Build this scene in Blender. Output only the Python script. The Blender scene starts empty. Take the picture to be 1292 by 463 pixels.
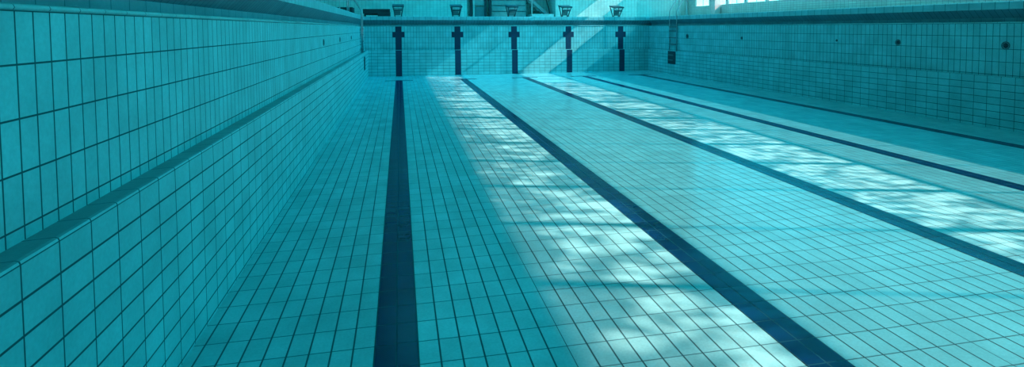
import bpy, bmesh, math, random
from mathutils import Vector, Matrix
random.seed(4)
D = bpy.data
COL = bpy.context.scene.collection

# ------------------------------------------------------------------ dimensions
S = 2.364                     # lane spacing
XL, XR = -1.3071, 10.7935     # upper wall faces
YN, YF = -4.6, 19.50          # near / far upper wall faces
STEP = 0.12                   # the lower wall stands this far in front
HX0, HX1, HY0, HY1 = -5.5, 13.7, -7.4, 21.45   # hall
ROOF = 10.2
# heights at the corners: (left near, left far, right far, right near)
LEDGE = (1.145, 1.065, 0.945, 0.965)
LIP = (1.955, 1.998, 1.945, 1.900)

def bil(c, x, y):
    s = min(max((x-XL)/(XR-XL), 0), 1); t = min(max((y-YN)/(YF-YN), 0), 1)
    return (c[0]*(1-t)+c[1]*t)*(1-s) + (c[3]*(1-t)+c[2]*t)*s
def deck_z(x, y): return bil(LIP, x, y) + 0.40

# ------------------------------------------------------------------ node helpers
class NT:
    def __init__(s, name):
        s.m = D.materials.new(name); s.m.use_nodes = True
        s.t = s.m.node_tree; s.t.nodes.clear()
        s.out = s.n('ShaderNodeOutputMaterial')
    def n(s, typ, **kw):
        nd = s.t.nodes.new(typ)
        for k, v in kw.items(): setattr(nd, k, v)
        return nd
    def put(s, sock, v):
        if isinstance(v, bpy.types.NodeSocket): s.t.links.new(v, sock)
        elif isinstance(v, (tuple, list)) and len(v) == 3 and sock.type == 'RGBA': sock.default_value = (*v, 1)
        else: sock.default_value = v
    def math(s, op, a, b=0.0, c=0.0, clamp=False):
        nd = s.n('ShaderNodeMath', operation=op, use_clamp=clamp)
        s.put(nd.inputs[0], a); s.put(nd.inputs[1], b); s.put(nd.inputs[2], c)
        return nd.outputs[0]
    def mix(s, f, a, b, mode='MIX'):
        nd = s.n('ShaderNodeMix', data_type='RGBA', blend_type=mode)
        s.put(nd.inputs[0], f); s.put(nd.inputs[6], a); s.put(nd.inputs[7], b)
        return nd.outputs[2]
    def ramp(s, v, a, b, lo=0.0, hi=1.0):
        nd = s.n('ShaderNodeMapRange', interpolation_type='SMOOTHSTEP')
        s.put(nd.inputs[0], v); s.put(nd.inputs[1], a); s.put(nd.inputs[2], b)
        s.put(nd.inputs[3], lo); s.put(nd.inputs[4], hi)
        return nd.outputs[0]
    def noise(s, vec, scale, detail=2.0, rough=0.5, dist=0.0):
        nd = s.n('ShaderNodeTexNoise')
        s.put(nd.inputs['Vector'], vec); s.put(nd.inputs['Scale'], scale)
        s.put(nd.inputs['Detail'], detail); s.put(nd.inputs['Roughness'], rough)
        s.put(nd.inputs['Distortion'], dist)
        return nd.outputs[0]
    def bsdf(s, color, rough=0.4, spec=0.5, metal=0.0, normal=None, ior=1.5):
        p = s.n('ShaderNodeBsdfPrincipled')
        s.put(p.inputs['Base Color'], color); s.put(p.inputs['Roughness'], rough)
        s.put(p.inputs['Metallic'], metal); s.put(p.inputs['Specular IOR Level'], spec)
        p.inputs['IOR'].default_value = ior
        if normal is not None: s.put(p.inputs['Normal'], normal)
        return p.outputs[0]
    def done(s, sh):
        s.t.links.new(sh, s.out.inputs['Surface']); return s.m

def scale_vec(n, v, k):
    m = n.n('ShaderNodeVectorMath', operation='MULTIPLY')
    n.put(m.inputs[0], v); m.inputs[1].default_value = k
    return m.outputs[0]

def tile_material(name, tile, grout, gu, gv, rough=0.3, spec=0.5, var=0.06, mott=0.12,
                  wet=False, grout_v=None, bump=0.25):
    """ceramic tiles: one tile per unit of the UV map, joints gu / gv wide (in tiles)"""
    n = NT(name)
    uv = n.n('ShaderNodeUVMap').outputs[0]
    sep = n.n('ShaderNodeSeparateXYZ'); n.put(sep.inputs[0], uv)
    u, v = sep.outputs[0], sep.outputs[1]
    def edge(c):
        f = n.math('FRACT', c)
        return n.math('MINIMUM', f, n.math('SUBTRACT', 1.0, f))
    mu = n.ramp(edge(u), gu*0.32, gu*0.68)
    mv = n.ramp(edge(v), gv*0.32, gv*0.68)
    mask = n.math('MULTIPLY', mu, mv)
    cell = n.n('ShaderNodeCombineXYZ')
    n.put(cell.inputs[0], n.math('FLOOR', u)); n.put(cell.inputs[1], n.math('FLOOR', v))
    wn = n.n('ShaderNodeTexWhiteNoise', noise_dimensions='3D'); n.put(wn.inputs['Vector'], cell.outputs[0])
    pos = n.n('ShaderNodeNewGeometry').outputs['Position']
    mot = n.noise(pos, 2.3, 5.0, 0.6)
    fine = n.noise(pos, 60.0, 3.0, 0.6)
    k = n.math('ADD', 1.0-var, n.math('MULTIPLY', wn.outputs['Value'], 2*var))
    k = n.math('MULTIPLY', k, n.ramp(mot, 0.25, 0.75, 1.0-mott, 1.0+mott))
    k = n.math('MULTIPLY', k, n.ramp(fine, 0.25, 0.75, 0.94, 1.06))
    kc = n.n('ShaderNodeCombineXYZ')
    for i in range(3): n.put(kc.inputs[i], k)
    tc = n.mix(1.0, tile, kc.outputs[0], 'MULTIPLY')
    gmix = n.math('MULTIPLY', mu, 1.0)
    gcol = grout if grout_v is None else n.mix(mu, grout, grout_v)
    col = n.mix(mask, gcol, tc)
    h = n.math('ADD', mask, n.math('MULTIPLY', fine, 0.10))
    b = n.n('ShaderNodeBump'); b.inputs['Distance'].default_value = 0.0015
    b.inputs['Strength'].default_value = bump
    n.put(b.inputs['Height'], h)
    nrm = b.outputs[0]
    r = n.ramp(mask, 0.0, 1.0, 0.75, rough)
    if wet:
        wave = n.noise(scale_vec(n, pos, (0.9, 2.2, 1.0)), 2.6, 2.0, 0.5, 0.6)
        b2 = n.n('ShaderNodeBump'); b2.inputs['Distance'].default_value = 0.006
        b2.inputs['Strength'].default_value = 0.5
        n.put(b2.inputs['Height'], wave); n.put(b2.inputs['Normal'], nrm)
        nrm = b2.outputs[0]
    return n.done(n.bsdf(col, r, spec, normal=nrm))

TILE = (0.19, 0.60, 0.63)
GROUT = (0.04, 0.15, 0.17)
M = {}
M['floor'] = tile_material('aqua_floor_tiles', TILE, (0.02, 0.11, 0.13), 0.085, 0.036, rough=0.22, spec=0.24,
                           wet=True, grout_v=(0.04, 0.19, 0.22))
M['wall_low'] = tile_material('aqua_wall_tiles_lying', TILE, (0.015, 0.085, 0.10), 0.036, 0.078, rough=0.45, spec=0.25)
M['wall_up'] = tile_material('aqua_wall_tiles_standing', TILE, (0.015, 0.085, 0.10), 0.075, 0.038, rough=0.45, spec=0.25)
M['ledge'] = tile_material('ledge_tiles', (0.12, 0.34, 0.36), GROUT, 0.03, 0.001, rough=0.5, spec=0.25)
M['lip'] = tile_material('rounded_lip_tiles', (0.22, 0.53, 0.54), GROUT, 0.03, 0.001, rough=0.25)
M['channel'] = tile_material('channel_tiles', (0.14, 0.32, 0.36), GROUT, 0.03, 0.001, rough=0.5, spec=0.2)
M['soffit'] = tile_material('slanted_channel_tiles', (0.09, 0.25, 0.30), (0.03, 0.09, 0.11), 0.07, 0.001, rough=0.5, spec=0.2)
M['face'] = tile_material('coping_tiles', (0.22, 0.56, 0.60), GROUT, 0.04, 0.06, rough=0.35)
M['deck'] = tile_material('deck_tiles', (0.36, 0.60, 0.58), (0.15, 0.28, 0.28), 0.05, 0.05, rough=0.5, spec=0.3)
M['navy'] = tile_material('navy_lane_tiles', (0.001, 0.020, 0.085), (0.01, 0.10, 0.14), 0.07, 0.03, rough=0.22, spec=0.10,
                          wet=True, var=0.12)
M['navy_wall'] = tile_material('navy_wall_tiles', (0.003, 0.032, 0.080), (0.008, 0.05, 0.09), 0.05, 0.04, rough=0.4, var=0.12)
M['hall_tile'] = tile_material('pale_hall_tiles', (0.50, 0.74, 0.70), (0.20, 0.38, 0.38), 0.07, 0.10, rough=0.4, spec=0.3, var=0.03)

def plain(name, col, rough=0.5, metal=0.0, spec=0.5, var=0.08, sc=8.0):
    n = NT(name)
    pos = n.n('ShaderNodeNewGeometry').outputs['Position']
    k = n.ramp(n.noise(pos, sc, 4.0), 0.3, 0.7, 1-var, 1+var)
    kc = n.n('ShaderNodeCombineXYZ')
    for i in range(3): n.put(kc.inputs[i], k)
    return n.done(n.bsdf(n.mix(1.0, col, kc.outputs[0], 'MULTIPLY'), rough, spec, metal))
M['plaster'] = plain('pale_plaster', (0.36, 0.64, 0.64), 0.8)
M['concrete'] = plain('grey_concrete', (0.35, 0.42, 0.42), 0.85)
M['alu'] = plain('white_window_frame', (0.55, 0.63, 0.62), 0.5)
M['steel'] = plain('brushed_steel', (0.42, 0.50, 0.52), 0.3, 1.0)
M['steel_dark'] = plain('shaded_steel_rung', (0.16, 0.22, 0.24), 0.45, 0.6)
M['dark'] = plain('dark_rubber', (0.02, 0.045, 0.055), 0.7)
M['block'] = plain('dark_blue_plastic', (0.025, 0.085, 0.11), 0.5)
M['recess_shade'] = plain('painted_recess_shade', (0.02, 0.06, 0.08), 0.8)
M['grille'] = plain('grey_inlet_plastic', (0.06, 0.14, 0.16), 0.5)
M['grille_dark'] = plain('dark_inlet_bore', (0.012, 0.04, 0.06), 0.6)
M['baffle'] = plain('added_blue_baffle', (0.03, 0.55, 0.70), 0.7)  # for the added baffles; blue so that their scattered light stays blue
M['slat'] = plain('painted_board', (0.22, 0.36, 0.36), 0.6)
M['door'] = plain('dark_door_leaf', (0.10, 0.22, 0.24), 0.5)

def frosted(name, trans, diff, col=(0.75, 0.85, 0.85)):
    n = NT(name)
    t = n.n('ShaderNodeBsdfTransparent'); n.put(t.inputs[0], trans)
    d = n.n('ShaderNodeBsdfTranslucent'); n.put(d.inputs[0], tuple(c*diff for c in col))
    a = n.n('ShaderNodeAddShader')
    n.t.links.new(t.outputs[0], a.inputs[0]); n.t.links.new(d.outputs[0], a.inputs[1])
    return n.done(a.outputs[0])
def frost_glass():
    """made-up glass that dims the sun; bluer panes tint it towards the far end"""
    n = NT('sun_dimming_glass')
    pos = n.n('ShaderNodeNewGeometry').outputs['Position']
    sp = n.n('ShaderNodeSeparateXYZ'); n.put(sp.inputs[0], pos)
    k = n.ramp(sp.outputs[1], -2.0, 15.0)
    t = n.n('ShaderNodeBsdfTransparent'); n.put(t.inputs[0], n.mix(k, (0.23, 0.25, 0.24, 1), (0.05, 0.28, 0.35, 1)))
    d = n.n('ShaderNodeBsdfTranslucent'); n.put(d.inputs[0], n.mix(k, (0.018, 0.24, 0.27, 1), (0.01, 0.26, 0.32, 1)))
    a = n.n('ShaderNodeAddShader')
    n.t.links.new(t.outputs[0], a.inputs[0]); n.t.links.new(d.outputs[0], a.inputs[1])
    return n.done(a.outputs[0])
M['frost'] = frost_glass()  # invented panes that give the half-lit zones between the sun bands
def dapple_glass(name, lo, contrast, tint=(1, 1, 1)):
    """glass with a made-up noise pattern that breaks the sun into dapples"""
    n = NT(name)
    pos = n.n('ShaderNodeNewGeometry').outputs['Position']
    a = n.noise(scale_vec(n, pos, (0, 6.0, 4.6)), 1.0, 2.2, 0.5, 1.2)
    b_ = n.noise(scale_vec(n, pos, (0, 0.45, 0.6)), 1.0, 1.0, 0.5)
    zz = n.n('ShaderNodeSeparateXYZ'); n.put(zz.inputs[0], pos)
    beam_edge_fade = n.math('MULTIPLY', n.math('MAXIMUM', n.math('SUBTRACT', zz.outputs[2], 9.0), 0.0), 0.32)  # fades the glass towards its top for a ragged light edge
    a = n.math('SUBTRACT', a, beam_edge_fade)
    k = n.ramp(n.math('ADD', n.math('SUBTRACT', a, 0.02), n.math('MULTIPLY', n.math('SUBTRACT', b_, 0.5), 0.35)), 0.5-contrast, 0.5+contrast, lo, 1.0)
    c = n.n('ShaderNodeCombineXYZ')
    for i in range(3): n.put(c.inputs[i], n.math('MULTIPLY', k, tint[i]))
    t = n.n('ShaderNodeBsdfTransparent'); n.put(t.inputs[0], c.outputs[0])
    return n.done(t.outputs[0])
M['dapple'] = dapple_glass('sun_dapple_glass', 0.15, 0.08)  # cloudiness invented to cast the dapples on the floor
M['clear'] = dapple_glass('clear_glass', 0.80, 0.2)
M['tinted'] = dapple_glass('beam_tint_glass', 0.60, 0.2, (0.45, 0.92, 1.0))  # blue tint added to colour the sunbeam on the far wall

# ------------------------------------------------------------------ mesh helpers
class MB:
    def __init__(s): s.bm = bmesh.new(); s.uv = s.bm.loops.layers.uv.new('UVMap'); s.mats = []
    def slot(s, m):
        if m not in s.mats: s.mats.append(m)
        return s.mats.index(m)
    def quad(s, P, UV=None, mat=None, smooth=False):
        f = s.bm.faces.new([s.bm.verts.new(p) for p in P])
        if UV:
            for l, u in zip(f.loops, UV): l[s.uv].uv = u
        if mat: f.material_index = s.slot(mat)
        f.smooth = smooth
        return f
    def box(s, x0, x1, y0, y1, z0, z1, mat=None, bevel=0.0):
        g = bmesh.ops.create_cube(s.bm, size=1.0)
        for v in g['verts']:
            v.co = Vector(((x0+x1)/2+v.co.x*(x1-x0), (y0+y1)/2+v.co.y*(y1-y0), (z0+z1)/2+v.co.z*(z1-z0)))
        fs = {f for v in g['verts'] for f in v.link_faces}
        if mat:
            i = s.slot(mat)
            for f in fs: f.material_index = i
        if bevel:
            es = list({e for v in g['verts'] for e in v.link_edges})
            bmesh.ops.bevel(s.bm, geom=es, offset=bevel, segments=2, affect='EDGES', profile=0.7)
        return s
    def boxuv(s, pu, pv, ou=0, ov=0, axes=None):
        """planar UVs by face normal, in tiles"""
        for f in s.bm.faces:
            n = f.normal
            if f.normal.length < .5: f.normal_update(); n = f.normal
            ax = max(range(3), key=lambda i: abs(n[i]))
            for l in f.loops:
                c = l.vert.co
                a, b = [(c.y, c.z), (c.x, c.z), (c.x, c.y)][ax]
                l[s.uv].uv = ((a-ou)/pu, (b-ov)/pv)
        return s
    def tube(s, pts, r, seg=10, mat=None, closed_ends=True):
        pts = [Vector(p) for p in pts]; rings = []
        up = Vector((0.13, 0.97, 0.21))
        for i, p in enumerate(pts):
            t = (pts[min(i+1, len(pts)-1)]-pts[max(i-1, 0)]).normalized()
            a = t.cross(up); a = a.normalized() if a.length > 1e-4 else t.orthogonal().normalized()
            b = t.cross(a).normalized()
            rings.append([s.bm.verts.new(p+a*math.cos(k*2*math.pi/seg)*r+b*math.sin(k*2*math.pi/seg)*r) for k in range(seg)])
        idx = s.slot(mat) if mat else 0
        for q0, q1 in zip(rings, rings[1:]):
            for k in range(seg):
                f = s.bm.faces.new((q0[k], q0[(k+1) % seg], q1[(k+1) % seg], q1[k])); f.smooth = True; f.material_index = idx
        if closed_ends:
            s.bm.faces.new(rings[0][::-1]).material_index = idx; s.bm.faces.new(rings[-1]).material_index = idx
        return s
    def disc(s, c, nrm, prof, seg=28, mat=None):
        """lathe: prof = [(radius, height along the normal)]"""
        c = Vector(c); nrm = Vector(nrm).normalized(); a = nrm.orthogonal().normalized(); b = nrm.cross(a)
        idx = s.slot(mat) if mat else 0; prev = None
        for r, h in prof:
            if r < 1e-5: ring = [s.bm.verts.new(c+nrm*h)]
            else: ring = [s.bm.verts.new(c+nrm*h+a*r*math.cos(2*math.pi*k/seg)+b*r*math.sin(2*math.pi*k/seg)) for k in range(seg)]
            if prev:
                for k in range(seg):
                    k2 = (k+1) % seg
                    if len(ring) == 1: f = s.bm.faces.new((prev[k], prev[k2], ring[0]))
                    elif len(prev) == 1: f = s.bm.faces.new((prev[0], ring[k2], ring[k]))
                    else: f = s.bm.faces.new((prev[k], prev[k2], ring[k2], ring[k]))
                    f.smooth = True; f.material_index = idx
            prev = ring
        return s
    def build(s, name, mat=None, parent=None, origin=None, kind=None):
        bm = s.bm
        if kind != 'open': bmesh.ops.recalc_face_normals(bm, faces=bm.faces)
        me = D.meshes.new(name)
        if origin is not None: bmesh.ops.translate(bm, vec=-Vector(origin), verts=bm.verts)
        bm.to_mesh(me); bm.free()
        for m in (s.mats or [mat]): me.materials.append(m)
        o = D.objects.new(name, me); COL.objects.link(o)
        if origin is not None: o.location = origin
        if parent: o.parent = parent
        return o

def struct(o): o['kind'] = 'structure'; return o
def tag(o, label, cat, group=None):
    o['label'] = label; o['category'] = cat
    if group: o['group'] = group
    return o
def thing(name, label, cat, loc, group=None):
    o = D.objects.new(name, None); COL.objects.link(o); o.location = loc; o.empty_display_size = 0.1
    return tag(o, label, cat, group)
def kid(mb, name, mat, root, label=None):
    """a part whose mesh was drawn in world coordinates"""
    o = mb.build(name, mat)
    o.parent = root; o.matrix_parent_inverse = Matrix.Translation(-Vector(root.location))
    if label: o['label'] = label
    return o

# ------------------------------------------------------------------ basin: four walls as mitred profile strips
# profile rows: (outward distance d, height function of the corner index)
def P(i):
    g, l = LEDGE[i], LIP[i]
    low = [(-STEP, 0.0), (-STEP, g-0.014), (-STEP+0.004, g-0.004), (-STEP+0.014, g), (0.0, g-0.006)]
    up = [(0.0, g-0.006), (0.0, l)]
    lip = [(0.0, l), (-0.012, l+0.002), (-0.017, l+0.010), (-0.013, l+0.020), (-0.002, l+0.026), (0.03, l+0.026),
           (0.055, l+0.018), (0.07, l-0.03), (0.085, l-0.06), (0.15, l-0.06)]
    ch = [(0.15, l-0.06), (0.15, l+0.10)]
    so = [(0.15, l+0.10), (0.0, l+0.255)]
    fa = [(0.0, l+0.255), (0.0, l+0.382), (0.006, l+0.395), (0.018, l+0.40)]
    return low, up, lip, ch, so, fa
def corner(i, d):
    return ((XL-d, YN-d), (XL-d, YF+d), (XR+d, YF+d), (XR+d, YN-d))[i]
# tile grids: corner -> (z of a joint, course height)
GL = ((1.132, .1212), (1.053, .1235), (0.935, .127), (0.9606, .129))
GU = ((1.186, .1925), (1.130, .217), (0.985, .240), (0.975, .2311))
# along the wall: (origin, pitch) for lower wall, upper wall
RUN = {'left': (1, (-0.998, .2126), (-0.7643, .1018)), 'right': (1, (4.68, .238), (4.6994, .119)),
       'far': (0, (0.118, .236), (0.0, .118)), 'near': (0, (0.0, .25), (0.0, .125))}
SIDES = {'left': (0, 1), 'far': (1, 2), 'right': (2, 3), 'near': (3, 0)}
def strip(mb, a, b, seg, side, mat, uv, smooth=False):
    pa, pb = P(a)[seg], P(b)[seg]
    ax = RUN[side][0]
    N = 1
    for k in range(len(pa)-1):
        q = []
        for (i, pr, kk) in ((a, pa, k), (b, pb, k), (b, pb, k+1), (a, pa, k+1)):
            d, z = pr[kk]; x, y = corner(i, d); q.append((Vector((x, y, z)), i, kk))
        pts = [t[0] for t in q]; UV = [uv(t[0][ax], t[0][2], t[1], t[2]) for t in q]
        # subdivide lengthwise so that the tile courses stay straight on tapering faces
        n = 24
        for j in range(n):
            t0, t1 = j/n, (j+1)/n
            L = lambda A, B, t: A+(B-A)*t
            U = lambda A, B, t: (A[0]+(B[0]-A[0])*t, A[1]+(B[1]-A[1])*t)
            mb.quad([L(pts[0], pts[1], t0), L(pts[0], pts[1], t1), L(pts[3], pts[2], t1), L(pts[3], pts[2], t0)],
                    [U(UV[0], UV[1], t0), U(UV[0], UV[1], t1), U(UV[3], UV[2], t1), U(UV[3], UV[2], t0)], mat, smooth)
tn = 0
for side, (a, b) in SIDES.items():
    ax, (lo, lp), (uo, up_) = RUN[side]
    w = MB()
    strip(w, a, b, 0, side, M['wall_low'], lambda s_, z, i, k: ((s_-lo)/lp, (z-GL[i][0])/GL[i][1] if z < LEDGE[i]-0.016 or k == 1 else 0.5))
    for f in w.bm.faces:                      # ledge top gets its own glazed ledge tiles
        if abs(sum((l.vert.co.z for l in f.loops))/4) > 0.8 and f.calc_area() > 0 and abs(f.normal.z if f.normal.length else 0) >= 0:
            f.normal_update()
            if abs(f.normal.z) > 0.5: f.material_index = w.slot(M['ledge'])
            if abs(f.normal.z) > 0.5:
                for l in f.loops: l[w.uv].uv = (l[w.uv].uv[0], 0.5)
    strip(w, a, b, 1, side, M['wall_up'], lambda s_, z, i, k: ((s_-uo)/up_, (z-GU[i][0])/GU[i][1] if k == 0 else 4.0))
    bmesh.ops.remove_doubles(w.bm, verts=w.bm.verts, dist=1e-5)
    struct(w.build('wall_'+side))
    t = MB(); tn += 1
    u2 = lambda s_, z, i, k: ((s_-lo)/0.208, 0.5)
    u1 = lambda s_, z, i, k: ((s_-uo)/up_, 0.5)
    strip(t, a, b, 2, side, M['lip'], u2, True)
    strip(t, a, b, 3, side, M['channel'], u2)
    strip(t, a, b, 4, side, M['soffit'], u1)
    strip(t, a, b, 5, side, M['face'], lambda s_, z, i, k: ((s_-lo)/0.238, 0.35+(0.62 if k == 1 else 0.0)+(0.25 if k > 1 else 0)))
    bmesh.ops.remove_doubles(t.bm, verts=t.bm.verts, dist=1e-5)
    struct(t.build('trim_%d' % tn))

# floor: tile columns follow each lane line, with one cut column between the lanes
fb = MB()
xs = [XL+STEP] + [S*n-1.375 for n in range(1, 6)] + [XR-STEP]
xs = [x for x in xs if XL+STEP <= x <= XR-STEP+1e-6]
for x0, x1 in zip(xs, xs[1:]):
    n = math.floor((0.5*(x0+x1)+1.375)/S)
    y0, y1 = YN+STEP, YF-STEP
    u = lambda x: (x-S*n)/0.125
    v = lambda y: y/0.2323
    fb.quad([(x0, y0, 0), (x1, y0, 0), (x1, y1, 0), (x0, y1, 0)],
            [(u(x0), v(y0)), (u(x1)-1e-3, v(y0)), (u(x1)-1e-3, v(y1)), (u(x0), v(y1))])
# slab body under the tiles
struct(fb.build('floor', M['floor']))

# ------------------------------------------------------------------ lane lines (inlaid tile bands) and wall targets
ord_floor = ['lane line nearest the left wall, almost upright in the picture',
             'lane line second from the left wall, beside the dappled light',
             'middle lane line of the five, between two sunlit bands',
             'lane line second from the right wall, beyond the sunlight',
             'lane line nearest the right wall, in its shadow']
YT = 17.42
for k in range(5):
    r = thing('lane_line', 'dark navy tiled '+ord_floor[k], 'lane line', (S*k, 0, 0), 'lane lines on the pool floor')
    b = MB()
    x0, x1 = S*k-0.125, S*k+0.125
    zt = 0.0025
    y0, y1 = YN+STEP+1.2, YT
    b.box(x0, x1, y0, y1, -0.01, zt)
    b.bm.normal_update(); b.boxuv(0.125, 0.2323, ou=S*k)
    kid(b, 'long_band', M['navy'], r)
    b = MB(); b.box(S*k-0.5, S*k+0.5, YT+0.0025, YT+0.2, -0.01, zt)
    b.bm.normal_update(); b.boxuv(0.125, 0.2323, ou=S*k)
    kid(b, 'cross_bar', M['navy'], r)

ord_wall = ['on the far wall, leftmost of the five',
            'on the far wall, second from the left',
            'on the far wall, middle one of the five',
            'on the far wall, second from the right, by the sunbeam',
            'on the far wall, rightmost, in the shade']
for k in range(5):
    X = S*k; zl = bil(LIP, X, YF); zg = bil(LEDGE, X, YF)
    r = thing('lane_target', 'dark navy tiled cross mark '+ord_wall[k], 'lane marker', (X, YF-0.13, 0), 'navy lane crosses on the far pool wall')
    c0 = bil(GU, X, YF) if False else None
    gz, gp = (GU[1][0]+(GU[2][0]-GU[1][0])*(X-XL)/(XR-XL)), (GU[1][1]+(GU[2][1]-GU[1][1])*(X-XL)/(XR-XL))
    xc = round(X/0.118)*0.118
    b = MB(); b.box(xc-0.118, xc+0.118, YF-0.004, YF+0.004, zg+0.0, zl-0.002)
    b.bm.normal_update(); b.boxuv(0.118, gp, ov=gz); kid(b, 'upright_band', M['navy_wall'], r)
    for s0, s1 in ((-0.236, -0.1185), (0.1185, 0.236)):
        b = MB(); b.box(xc+s0, xc+s1, YF-0.004, YF+0.004, gz+2*gp+.005, gz+3*gp-.005)
        b.bm.normal_update(); b.boxuv(0.118, gp, ov=gz); kid(b, 'cross_arm', M['navy_wall'], r)
    b = MB(); b.box(X-0.118, X+0.118, YF-STEP-0.004, YF-STEP+0.004, 0.004, zg-0.012)
    b.bm.normal_update(); b.boxuv(0.236, 0.125, ou=X-0.118, ov=0.0); kid(b, 'lower_band', M['navy_wall'], r)

# ------------------------------------------------------------------ hall: deck, walls, roof
dk = MB()
def dz(x, y): return deck_z(x, y)
d0 = 0.018
X0, X1, Y0, Y1 = XL-d0, XR+d0, YN-d0, YF+d0
cc = [(X0, Y0, LIP[0]+.4), (X0, Y1, LIP[1]+.4), (X1, Y1, LIP[2]+.4), (X1, Y0, LIP[3]+.4)]
hh = [(HX0, HY0, LIP[0]+.4), (HX0, HY1, LIP[1]+.4), (HX1, HY1, LIP[2]+.4), (HX1, HY0, LIP[3]+.4)]
for i in range(4):
    j = (i+1) % 4
    q = [cc[i], cc[j], hh[j], hh[i]]
    dk.quad(q, [(p[0]/0.25, p[1]/0.25) for p in q])
struct(dk.build('pool_deck', M['deck']))

def slab(name, mat, x0, x1, y0, y1, z0, z1, pu=None, pv=None):
    b = MB(); b.box(x0, x1, y0, y1, z0, z1); b.bm.normal_update()
    if pu: b.boxuv(pu, pv)
    return struct(b.build(name, mat))
ZB = 2.15
# wall behind the starting blocks, with a stair recess and a doorway in it
AX0, AX1, AY = 3.0, 7.08, HY1+1.3
wb = MB()
wb.box(HX0-.2, AX0, HY1, HY1+.2, ZB, ROOF); wb.box(AX1, HX1+.2, HY1, HY1+.2, ZB, ROOF)
wb.box(AX0, AX1, HY1, HY1+.2, 4.9, ROOF)
wb.box(AX0-.2, AX0, HY1+.2, AY, ZB, 4.9); wb.box(AX1, AX1+.2, HY1+.2, AY, ZB, 4.9)
wb.box(AX0-.2, AX1+.2, AY, AY+.2, ZB, 4.9); wb.box(AX0-.2, AX1+.2, HY1+.2, AY+.2, 4.9, 5.1)
wb.bm.normal_update(); wb.boxuv(0.152, 0.078); struct(wb.build('wall_behind_blocks', M['hall_tile']))
slab('floor_stair_recess', M['deck'], AX0, AX1, HY1, AY, ZB, deck_z(5, 21.4)-.002, .25, .25)
slab('wall_hall_left', M['plaster'], HX0-.2, HX0, HY0-.2, HY1, ZB, ROOF)
slab('wall_hall_rear', M['plaster'], HX0, HX1+.2, HY0-.2, HY0, ZB, ROOF)
SKY = (-0.5, 8.0, 16.2, 20.6)  # unseen rooflight opening, added to brighten the far wall
cb = MB()
cb.box(HX0-.2, HX1+.2, HY0-.2, SKY[2], ROOF, ROOF+.25); cb.box(HX0-.2, HX1+.2, SKY[3], HY1+.2, ROOF, ROOF+.25)
cb.box(HX0-.2, SKY[0], SKY[2], SKY[3], ROOF, ROOF+.25); cb.box(SKY[1], HX1+.2, SKY[2], SKY[3], ROOF, ROOF+.25)
struct(cb.build('ceiling', M['plaster']))
cb = MB()
for i in range(9):
    x = SKY[0]+(SKY[1]-SKY[0])*i/8; cb.box(x-.04, x+.04, SKY[2], SKY[3], ROOF+.02, ROOF+.2)
for i in range(4):
    y = SKY[2]+(SKY[3]-SKY[2])*i/3; cb.box(SKY[0], SKY[1], y-.03, y+.03, ROOF+.05, ROOF+.17)
struct(cb.build('window_added_rooflight', M['alu']))
nb = 23                                   # unseen baffles added under the rooflight to keep sun off the left wall
for i in range(nb):
    cb = MB(); x = SKY[0]+(SKY[1]-SKY[0])*(i+.5)/nb; cb.box(x-.012, x+.012, SKY[2], SKY[3], ROOF-.38, ROOF)
    struct(cb.build('trim_added_baffle_%d' % (i+1), M['baffle']))
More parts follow.
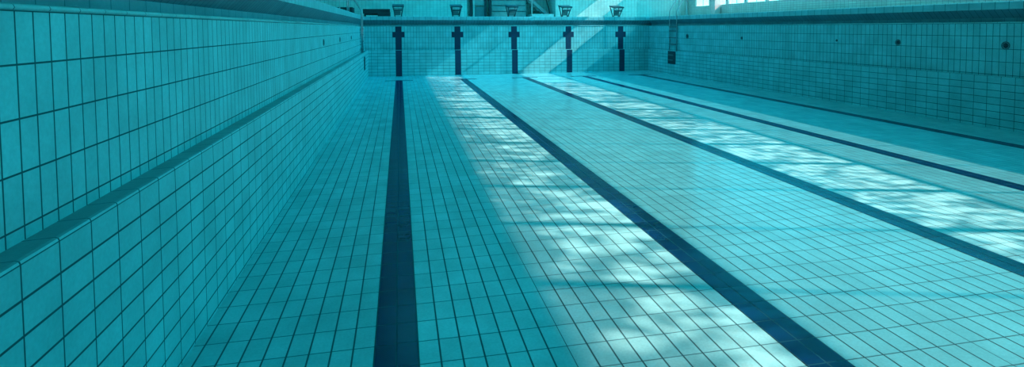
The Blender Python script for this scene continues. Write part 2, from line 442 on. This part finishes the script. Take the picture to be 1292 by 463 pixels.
# window wall: dado, transom beams, piers
SILL = 2.84
BANDS = {'low': (SILL, 3.60), 'frost_low': (3.75, 5.66), 'mid': (5.68, 6.74), 'frost_mid': (6.76, 8.50), 'top': (8.52, 9.64)}
slab('wall_window_dado', M['hall_tile'], HX1, HX1+.2, HY0, HY1, ZB, SILL, .152, .078)
edges = [3.60, 3.75, 5.66, 5.68, 6.74, 6.76, 8.50, 8.52, 9.64, ROOF]
for i in range(0, 10, 2):
    slab('trim_%d' % (tn+1+i//2), M['alu'], HX1+(.05 if 0 < i < 8 else 0), HX1+(.11 if 0 < i < 8 else .2), HY0, HY1, edges[i], edges[i+1])
PITCH = 1.30
ys = []; y = HY1-0.75
wi = 0
WY1 = 20.75
WEND = -3.95
while WY1-PITCH > WEND-.01:
    PW = 0.15 if WY1 > 5.5 else 0.05              # the piers are slimmer in the near half, thinned to weaken their shadows
    wy1 = WY1; wy0 = max(WY1-PITCH+PW, HY0)
    wi += 1
    root = D.objects.new('window_%d' % wi, None); COL.objects.link(root); root.location = (HX1+.1, (wy0+wy1)/2, SILL); struct(root)
    f = MB()
    for kb, (z0, z1) in BANDS.items():
        if kb.startswith('frost'):
            f.box(HX1+.04, HX1+.12, wy0-PW, wy1, z0, z0+.015); f.box(HX1+.04, HX1+.12, wy0-PW, wy1, z1-.015, z1)
            f.box(HX1+.04, HX1+.12, wy1-.025, wy1, z0+.015, z1-.015); continue
        f.box(HX1+.04, HX1+.12, wy0, wy0+.025, z0, z1); f.box(HX1+.04, HX1+.12, wy1-.025, wy1, z0, z1)
        f.box(HX1+.04, HX1+.12, wy0+.025, wy1-.025, z0, z0+.02); f.box(HX1+.04, HX1+.12, wy0+.025, wy1-.025, z1-.02, z1)
    ym = (wy0+wy1)/2
    f.box(HX1+.05, HX1+.11, ym-.025, ym+.025, SILL+.03, 3.57)
    kid(f, 'window_frame', M['alu'], root)
    for nm, mt, keys in (('sun_dimming_pane', 'frost', ('frost_low', 'frost_mid') + (('top',) if wy1 > 16.6 else ())),
                        ('sun_dapple_pane', 'dapple', ('top',) if wy1 > 14 else ('mid', 'top')), ('clear_pane', 'clear', ('low',)), ('beam_tint_pane', 'tinted', ('mid',) if wy1 > 14 else ())):
        g = MB()
        for kk in keys:
            if kk == 'top' and wy1 > 16.6 and mt == 'dapple': continue
            z0, z1 = BANDS[kk]; ya = wy0-PW if mt.startswith('frost') else wy0
            g.quad([(HX1+.08, ya, z0), (HX1+.08, wy1, z0), (HX1+.08, wy1, z1), (HX1+.08, ya, z1)])
        if len(g.bm.faces): kid(g, nm, M[mt], root)
    for kk in ('low', 'mid') if wy1 > 16.6 else ('low', 'mid', 'top'):
        pw = MB(); pw.box(HX1, HX1+.2, wy0-PW, wy0, *BANDS[kk]); kid(pw, 'mullion', M['alu'], root)
    WY1 -= PITCH
slab('wall_window_near_end', M['plaster'], HX1, HX1+.2, HY0, WY1-0.05, SILL, ROOF)  # left solid instead of glazed, to darken the near end
slab('wall_window_end', M['hall_tile'], HX1, HX1+.2, 20.75, HY1, SILL, ROOF, .152, .078)
# a free-standing white pillar in front of the windows
pl = MB(); pl.box(HX1-.32, HX1-.02, 18.62, 18.92, deck_z(13, 18.8)-.005, ROOF, bevel=.02)
struct(pl.build('pillar_window_side', M['alu']))

# ------------------------------------------------------------------ things
# underwater light / inlet fittings in the long walls
def inlet(x, y, z, r, sgn, label, group):
    nx = -sgn
    o = thing('wall_inlet', label, 'pool inlet', (x, y, z), group)
    b = MB(); b.disc((x, y, z), (nx, 0, 0), [(r, -0.01), (r, 0.006), (r*.93, 0.012), (r*.78, 0.012), (r*.74, 0.006), (r*.74, -.004)]); kid(b, 'flange', M['grille'], o)
    b = MB(); b.disc((x, y, z), (nx, 0, 0), [(r*.74, -.002), (r*.45, 0.003), (r*.40, 0.006), (r*.22, 0.006), (r*.2, 0.002), (0, 0.002)]); kid(b, 'nozzle', M['grille_dark'], o)
    b = MB()
    for a in range(4):
        t = a*math.pi/4; dy, dz_ = math.cos(t)*r*.70, math.sin(t)*r*.70
        b.tube([(x+nx*.006, y-dy, z-dz_), (x+nx*.006, y+dy, z+dz_)], r*.045, 6)
    kid(b, 'grating', M['grille_dark'], o)
gR, gLf = 'round inlets along the right pool wall', 'round inlets along the left pool wall'
inlet(XR, 4.949, 1.515, .075, 1, 'large round grey inlet grille on the right wall, nearest the camera', gR)
inlet(XR, 7.158, 1.520, .068, 1, 'dark round inlet on the right wall, second from the picture edge', gR)
inlet(XR, 8.897, 1.529, .030, 1, 'very small plug on the right wall left of the dark round inlet', gR)
inlet(XR, 12.826, 1.526, .050, 1, 'small dark inlet half way along the right wall', gR)
inlet(XR, 16.255, 1.539, .095, 1, 'dark oval looking inlet on the right wall beside the ladder', gR)
inlet(XL, 7.401, 1.654, .062, -1, 'dark inlet on the left wall, nearest of its row', gLf)
inlet(XL, 10.20, 1.652, .058, -1, 'dark inlet on the left wall, middle of its row', gLf)
inlet(XL, 13.24, 1.652, .055, -1, 'faint inlet on the left wall, farthest of its row, before the ladder', gLf)

def arc(p0, p1, p2, n=8):
    p0, p1, p2 = map(Vector, (p0, p1, p2))
    return [p0*(1-t)**2+p1*2*t*(1-t)+p2*t*t for t in [i/n for i in range(n+1)]]
def ladder(xw, sg, ya, yb, label, zr, leg_d=.36):
    """sg = +1: outward is +X.  Rails hang on the wall face, hoop over the coping onto the deck"""
    zg = bil(LEDGE, xw, ya); zd = deck_z(xw+sg*.4, ya)
    o = thing('pool_ladder', label, 'pool ladder', (xw, (ya+yb)/2, zg))
    for y in (ya, yb):
        b = MB(); xi = xw-sg*.06
        pts = [Vector((xi, y, zg+.0)), Vector((xi, y, 2.44))]
        pts += arc((xi, y, 2.46), (xi, y, 2.55), (xi+sg*.06, y, 2.63), 4)
        pts += [Vector((xw+sg*.20, y, 2.95))]
        pts += arc((xw+sg*.24, y, 3.01), (xw+sg*.33, y, 3.16), (xw+sg*leg_d, y, 3.0), 6)
        pts += [Vector((xw+sg*leg_d, y, zd+.0))]
        b.tube(pts, .021, 10)
        rail = kid(b, 'handrail', M['steel'], o)
        fl = MB(); fl.disc((xw+sg*leg_d, y, zd), (0, 0, 1), [(.055, -.003), (.055, .008), (.03, .02), (.022, .03)], 16)
        f_ = fl.build('floor_flange', M['steel']); f_.parent = rail
    for z in zr:
        b = MB(); b.box(xw-sg*.06-.035, xw-sg*.06+.035, ya+.0, yb-.0, z-.02, z+.02, bevel=.008) if yb > ya else b.box(xw-sg*.06-.035, xw-sg*.06+.035, yb, ya, z-.02, z+.02, bevel=.008)
        kid(b, 'rung', M['steel_dark'], o)
    for z in (1.35, 1.85):
        for y in (ya, yb):
            b = MB(); b.tube([(xw, y, z), (xw-sg*.06, y, z)], .014, 8)
            kid(b, 'wall_bracket', M['steel'], o)
    return o
ladder(XR, 1, 16.98, 17.56, 'steel ladder with hooped handrails hanging on the right pool wall near the far corner', (1.90, 1.74, 1.472, 1.203))
ladder(XL, -1, 16.75, 17.35, 'steel ladder seen edge on against the left pool wall by the far corner', (1.90, 1.70, 1.46, 1.22), .40)

# foothold recesses below each ladder: tiled surround, flat plate with the recess shade in its colour, two steps
def niche(xf, sg, y0, y1, z0, z1, label):
    o = thing('foothold_niche', label, 'foothold', (xf, (y0+y1)/2, z0))
    b = MB(); t = .012
    xi, xo = xf-sg*.012, xf+sg*.01
    a0, a1 = min(xi, xo), max(xi, xo)
    b.box(a0, a1, y0, y0+.03, z0, z1); b.box(a0, a1, y1-.03, y1, z0, z1)
    b.box(a0, a1, y0+.03, y1-.03, z0, z0+.03); b.box(a0, a1, y0+.03, y1-.03, z1-.03, z1)
    kid(b, 'surround', M['navy_wall'], o)
    b = MB(); xq = xf-sg*.004; b.box(min(xq, xf+sg*.01), max(xq, xf+sg*.01), y0+.03, y1-.03, z0+.03, z1-.03); kid(b, 'recess_shade_plate', M['recess_shade'], o)
    for zz in (z0+.13, z0+.33):
        b = MB(); b.box(min(xf-sg*.03, xf), max(xf-sg*.03, xf), y0+.18, y1-.05, zz, zz+.05, bevel=.008); kid(b, 'step', M['grille'], o)
niche(XR-STEP, 1, 16.93, 17.55, .42, .93, 'dark foothold niche with two steps under the ladder on the right wall')
niche(XL+STEP, -1, 16.75, 17.30, .45, .92, 'dark foothold niche under the ladder on the left wall')

# starting blocks
bl = ['leftmost starting block, beside the end of the dark bench', 'second starting block from the left, before the doorway',
      'middle starting block, in front of the shaded slatted panel', 'fourth starting block, just right of the stair recess',
      'rightmost starting block, standing in the patch of sun']
def block(k):
    X, Y = S*k, 20.0; zb = deck_z(X, Y)
    o = thing('starting_block', 'dark '+bl[k], 'starting block', (X, Y, zb), 'starting blocks along the far deck')
    w = .235
    # sloping stand plate
    b = MB()
    b.box(X-w, X+w, Y-.30, Y+.30, -.03, .03, bevel=.012)
    for v in b.bm.verts: v.co.z += zb+.45+(v.co.y-Y)*.14
    kid(b, 'stand_plate', M['block'], o)
    for s in (-1, 1):
        b = MB(); b.tube([(X+s*(w-.03), Y-.24, zb+.40), (X+s*.16, Y-.12, zb+.22), (X+s*.13, Y, zb+.01)], .022, 8); kid(b, 'leg', M['block'], o)
        b = MB(); b.tube([(X+s*(w-.03), Y+.24, zb+.45), (X+s*.16, Y+.18, zb+.22), (X+s*.13, Y+.12, zb+.01)], .022, 8); kid(b, 'leg', M['block'], o)
    b = MB(); b.box(X-.185, X+.185, Y-.21, Y-.16, zb+.235, zb+.30, bevel=.01); kid(b, 'front_step', M['block'], o)
    b = MB(); b.box(X-.14, X+.10, Y-.06, Y-.02, zb+.06, zb+.235, bevel=.01); kid(b, 'number_panel', M['door'], o)
    b = MB(); b.tube([(X-.17, Y-.31, zb+.33), (X+.17, Y-.31, zb+.33)], .015, 8)
    for s in (-1, 1): b.tube([(X+s*.17, Y-.31, zb+.33), (X+s*.17, Y-.27, zb+.41)], .013, 8)
    kid(b, 'backstroke_grip', M['steel_dark'], o)
    b = MB(); b.box(X-.19, X+.19, Y-.02, Y+.16, zb-.002, zb+.018, bevel=.006); kid(b, 'base_plate', M['block'], o)
for k in range(5): block(k)

# dark bench on the far deck by the left corner, and one on the left deck
def bench(x0, x1, y0, y1, h, label):
    zb = deck_z((x0+x1)/2, (y0+y1)/2)
    o = thing('poolside_bench', label, 'bench', ((x0+x1)/2, (y0+y1)/2, zb))
    b = MB(); b.box(x0, x1, y0, y1, zb+h-.19, zb+h, bevel=.015); kid(b, 'seat', M['dark'], o)
    for i, (fx, fy) in enumerate(((0, 0), (1, 0), (0, 1), (1, 1))):
        lx = x0+.05+(x1-x0-.18)*fx; ly = y0+.04+(y1-y0-.12)*fy
        b = MB(); b.box(lx, lx+.06, ly, ly+.05, zb-.002, zb+h-.185, bevel=.006); kid(b, 'leg', M['dark'], o)
    b = MB(); b.box(x0+.08, x1-.08, (y0+y1)/2-.015, (y0+y1)/2+.015, zb+.06, zb+h-.185); kid(b, 'apron', M['dark'], o)
bench(-1.38, -.32, 19.72, 20.10, .30, 'long low dark bench on the far deck at the left corner')
bench(-2.35, -1.62, 17.9, 18.7, .30, 'dark bench on the left deck behind the ladder, by the pale post')
b = MB(); b.box(-.80, -.30, 19.62, 19.71, deck_z(-.5, 19.7)-.002, deck_z(-.5, 19.7)+.17, bevel=.015)
o_ = b.build('dark_box', M['dark'], origin=(-.55, 19.66, deck_z(-.5, 19.7))); tag(o_, 'small dark box standing before the right end of the far bench', 'box')  # plain dark box in front of the bench
o = thing('barrier_post', 'thin pale metal post standing on the left deck by the far corner', 'post', (-2.0, 17.2, deck_z(-2, 17.2)))
z0 = deck_z(-2, 17.2)
b = MB(); b.tube([(-2.0, 17.2, z0), (-2.0, 17.2, z0+1.0)], .018, 10); kid(b, 'pole', M['alu'], o)
b = MB(); b.disc((-2.0, 17.2, z0), (0, 0, 1), [(.10, -.002), (.10, .012), (.04, .025), (.02, .03)], 20); kid(b, 'base', M['steel'], o)

# stair recess furniture: stair, door frame, slatted panel, pole
zb = deck_z(5, 21.45)
o = thing('staircase', 'concrete stair rising to the left inside the recess behind the middle block', 'staircase', (6.4, HY1+.6, zb))
b = MB(); b.box(5.97, 7.0, HY1+.02, HY1+1.2, zb-.002, zb+.16, bevel=.01); kid(b, 'plinth', M['plaster'], o)
for i in range(7):
    b = MB(); xr = 6.80-.2*i; b.box(xr-.26, xr, HY1+.66, HY1+1.19, zb+.16+.17*i, zb+.20+.17*i, bevel=.006); kid(b, 'tread', M['slat'], o)
v = [(6.95, zb+.16), (6.75, zb+.16), (5.4, zb+1.30), (5.4, zb+1.52)]
for yy in (HY1+.60, HY1+1.20):
    b = MB()
    q = [b.bm.verts.new((x, yy, z)) for x, z in v]; q2 = [b.bm.verts.new((x, yy+.05, z)) for x, z in v]
    b.bm.faces.new(q); b.bm.faces.new(q2[::-1])
    for i in range(4): b.bm.faces.new((q[i], q[(i+1) % 4], q2[(i+1) % 4], q2[i]))
    kid(b, 'stringer', M['concrete'], o)
b = MB(); b.tube([(6.98, HY1+.57, zb+.16), (6.72, HY1+.57, zb+1.05), (6.1, HY1+.57, zb+2.2)], .022, 8)
kid(b, 'handrail', M['dark'], o)

o = thing('support_pole', 'slim white pole in front of the stair recess', 'pole', (5.94, HY1-.05, zb))
b = MB(); b.tube([(5.94, HY1-.06, zb), (5.94, HY1-.06, zb+2.6)], .026, 12); kid(b, 'pole', M['alu'], o)
b = MB(); b.disc((5.94, HY1-.06, zb), (0, 0, 1), [(.07, -.002), (.07, .01), (.03, .02)], 16); kid(b, 'base', M['alu'], o)

o = D.objects.new('door_1', None); COL.objects.link(o); o.location = (3.6, HY1, zb); struct(o)
b = MB()
b.box(3.12, 3.24, HY1-.04, HY1+.10, zb, zb+2.2); b.box(3.98, 4.06, HY1-.04, HY1+.10, zb, zb+2.2); b.box(3.24, 3.98, HY1-.04, HY1+.10, zb+2.1, zb+2.2)
b.box(3.78, 3.86, HY1-.04, HY1+.10, zb, zb+2.1)
kid(b, 'door_frame', M['dark'], o)
b = MB(); b.box(3.26, 3.32, HY1-.09, HY1-.05, zb, zb+2.1); kid(b, 'edge_strip', M['alu'], o)
b = MB(); b.box(3.32, 3.78, HY1+.02, HY1+.06, zb+.01, zb+.48, bevel=.005); kid(b, 'kick_panel', M['door'], o)
b = MB(); b.box(3.32, 3.78, HY1+.02, HY1+.06, zb+.55, zb+2.09, bevel=.005); kid(b, 'door_leaf', M['slat'], o)
b = MB(); b.tube([(3.70, HY1-.02, zb+.95), (3.70, HY1-.02, zb+1.15)], .012, 8); kid(b, 'door_handle', M['steel'], o)

o = thing('slatted_panel', 'wide boarded panel of horizontal slats in the recess between doorway and pole', 'panel', (4.95, HY1+.5, zb))
b = MB(); b.box(4.16, 5.80, HY1+.50, HY1+.53, zb, zb+2.1); kid(b, 'backing', M['door'], o)
for i in range(8):
    b = MB(); z = zb+.06+.26*i; b.box(4.18, 5.78, HY1+.46, HY1+.50, z, z+.21, bevel=.01); kid(b, 'slat', M['slat'], o)

# ------------------------------------------------------------------ camera
f_px = 697.15; yaw, pitch, roll = .2002, .0471, -.0066
fw = Vector((math.sin(yaw)*math.cos(pitch), math.cos(yaw)*math.cos(pitch), -math.sin(pitch)))
rt = Vector((math.cos(yaw), -math.sin(yaw), 0)); upv = rt.cross(fw)
a = rt*math.cos(roll)+upv*math.sin(roll); bb = -rt*math.sin(roll)+upv*math.cos(roll)
cam = D.cameras.new('camera'); co = D.objects.new('camera', cam); COL.objects.link(co)
R = Matrix((a, bb, -fw)).transposed().to_4x4()
co.matrix_world = Matrix.Translation((.0472, -3.0683, 1.8854)) @ R
cam.sensor_width = 36; cam.sensor_fit = 'HORIZONTAL'; cam.lens = f_px/1292*36
cam.shift_y = -(231.5-68.63)/1292; cam.shift_x = 0.0
cam.clip_start = 0.05; cam.clip_end = 200
bpy.context.scene.camera = co

# ------------------------------------------------------------------ light
sun = D.lights.new('sun', 'SUN'); so = D.objects.new('sun', sun); COL.objects.link(so)
so.rotation_euler = Vector((-1, .27, -.75)).to_track_quat('-Z', 'Y').to_euler()
sun.energy = 15.0; sun.angle = math.radians(0.42); sun.color = (1.0, 0.56, 0.49)

w = D.worlds.new('sky'); bpy.context.scene.world = w; w.use_nodes = True
t = w.node_tree; t.nodes.clear()
out = t.nodes.new('ShaderNodeOutputWorld'); bg = t.nodes.new('ShaderNodeBackground')
tc = t.nodes.new('ShaderNodeTexCoord'); sp = t.nodes.new('ShaderNodeSeparateXYZ'); cr = t.nodes.new('ShaderNodeValToRGB')
t.links.new(tc.outputs['Generated'], sp.inputs[0]); t.links.new(sp.outputs[2], cr.inputs[0])
cr.color_ramp.elements[0].position = 0.03; cr.color_ramp.elements[0].color = (0.22, 0.75, 0.72, 1)
e3 = cr.color_ramp.elements.new(1.0); e3.color = (0.003, 1.35, 2.1, 1)
cr.color_ramp.elements[1].position = 0.10; cr.color_ramp.elements[1].color = (0.003, 0.76, 0.93, 1)
e4 = cr.color_ramp.elements.new(0.6); e4.color = (0.003, 0.78, 0.98, 1)
t.links.new(cr.outputs[0], bg.inputs[0]); bg.inputs[1].default_value = 4.9
t.links.new(bg.outputs[0], out.inputs[0])
# sky portals in the window openings
def portal(name, loc, sx, sy, direction):
    l = D.lights.new(name, 'AREA'); l.shape = 'RECTANGLE'; l.size = sx; l.size_y = sy; l.cycles.is_portal = True
    o = D.objects.new(name, l); COL.objects.link(o); o.location = loc
    o.rotation_euler = Vector(direction).to_track_quat('-Z', 'Z').to_euler()
portal('sky_portal', (HX1+.3, (-4+20.75)/2, (SILL+9.64)/2), 24.75, 9.64-SILL, (-1, 0, 0))
portal('sky_portal', ((SKY[0]+SKY[1])/2, (SKY[2]+SKY[3])/2, ROOF+.3), SKY[1]-SKY[0], SKY[3]-SKY[2], (0, 0, -1))

vs = bpy.context.scene.view_settings
vs.view_transform = 'Standard'; vs.look = 'None'; vs.gamma = 1.0; vs.use_curve_mapping = False; vs.exposure = 0.0
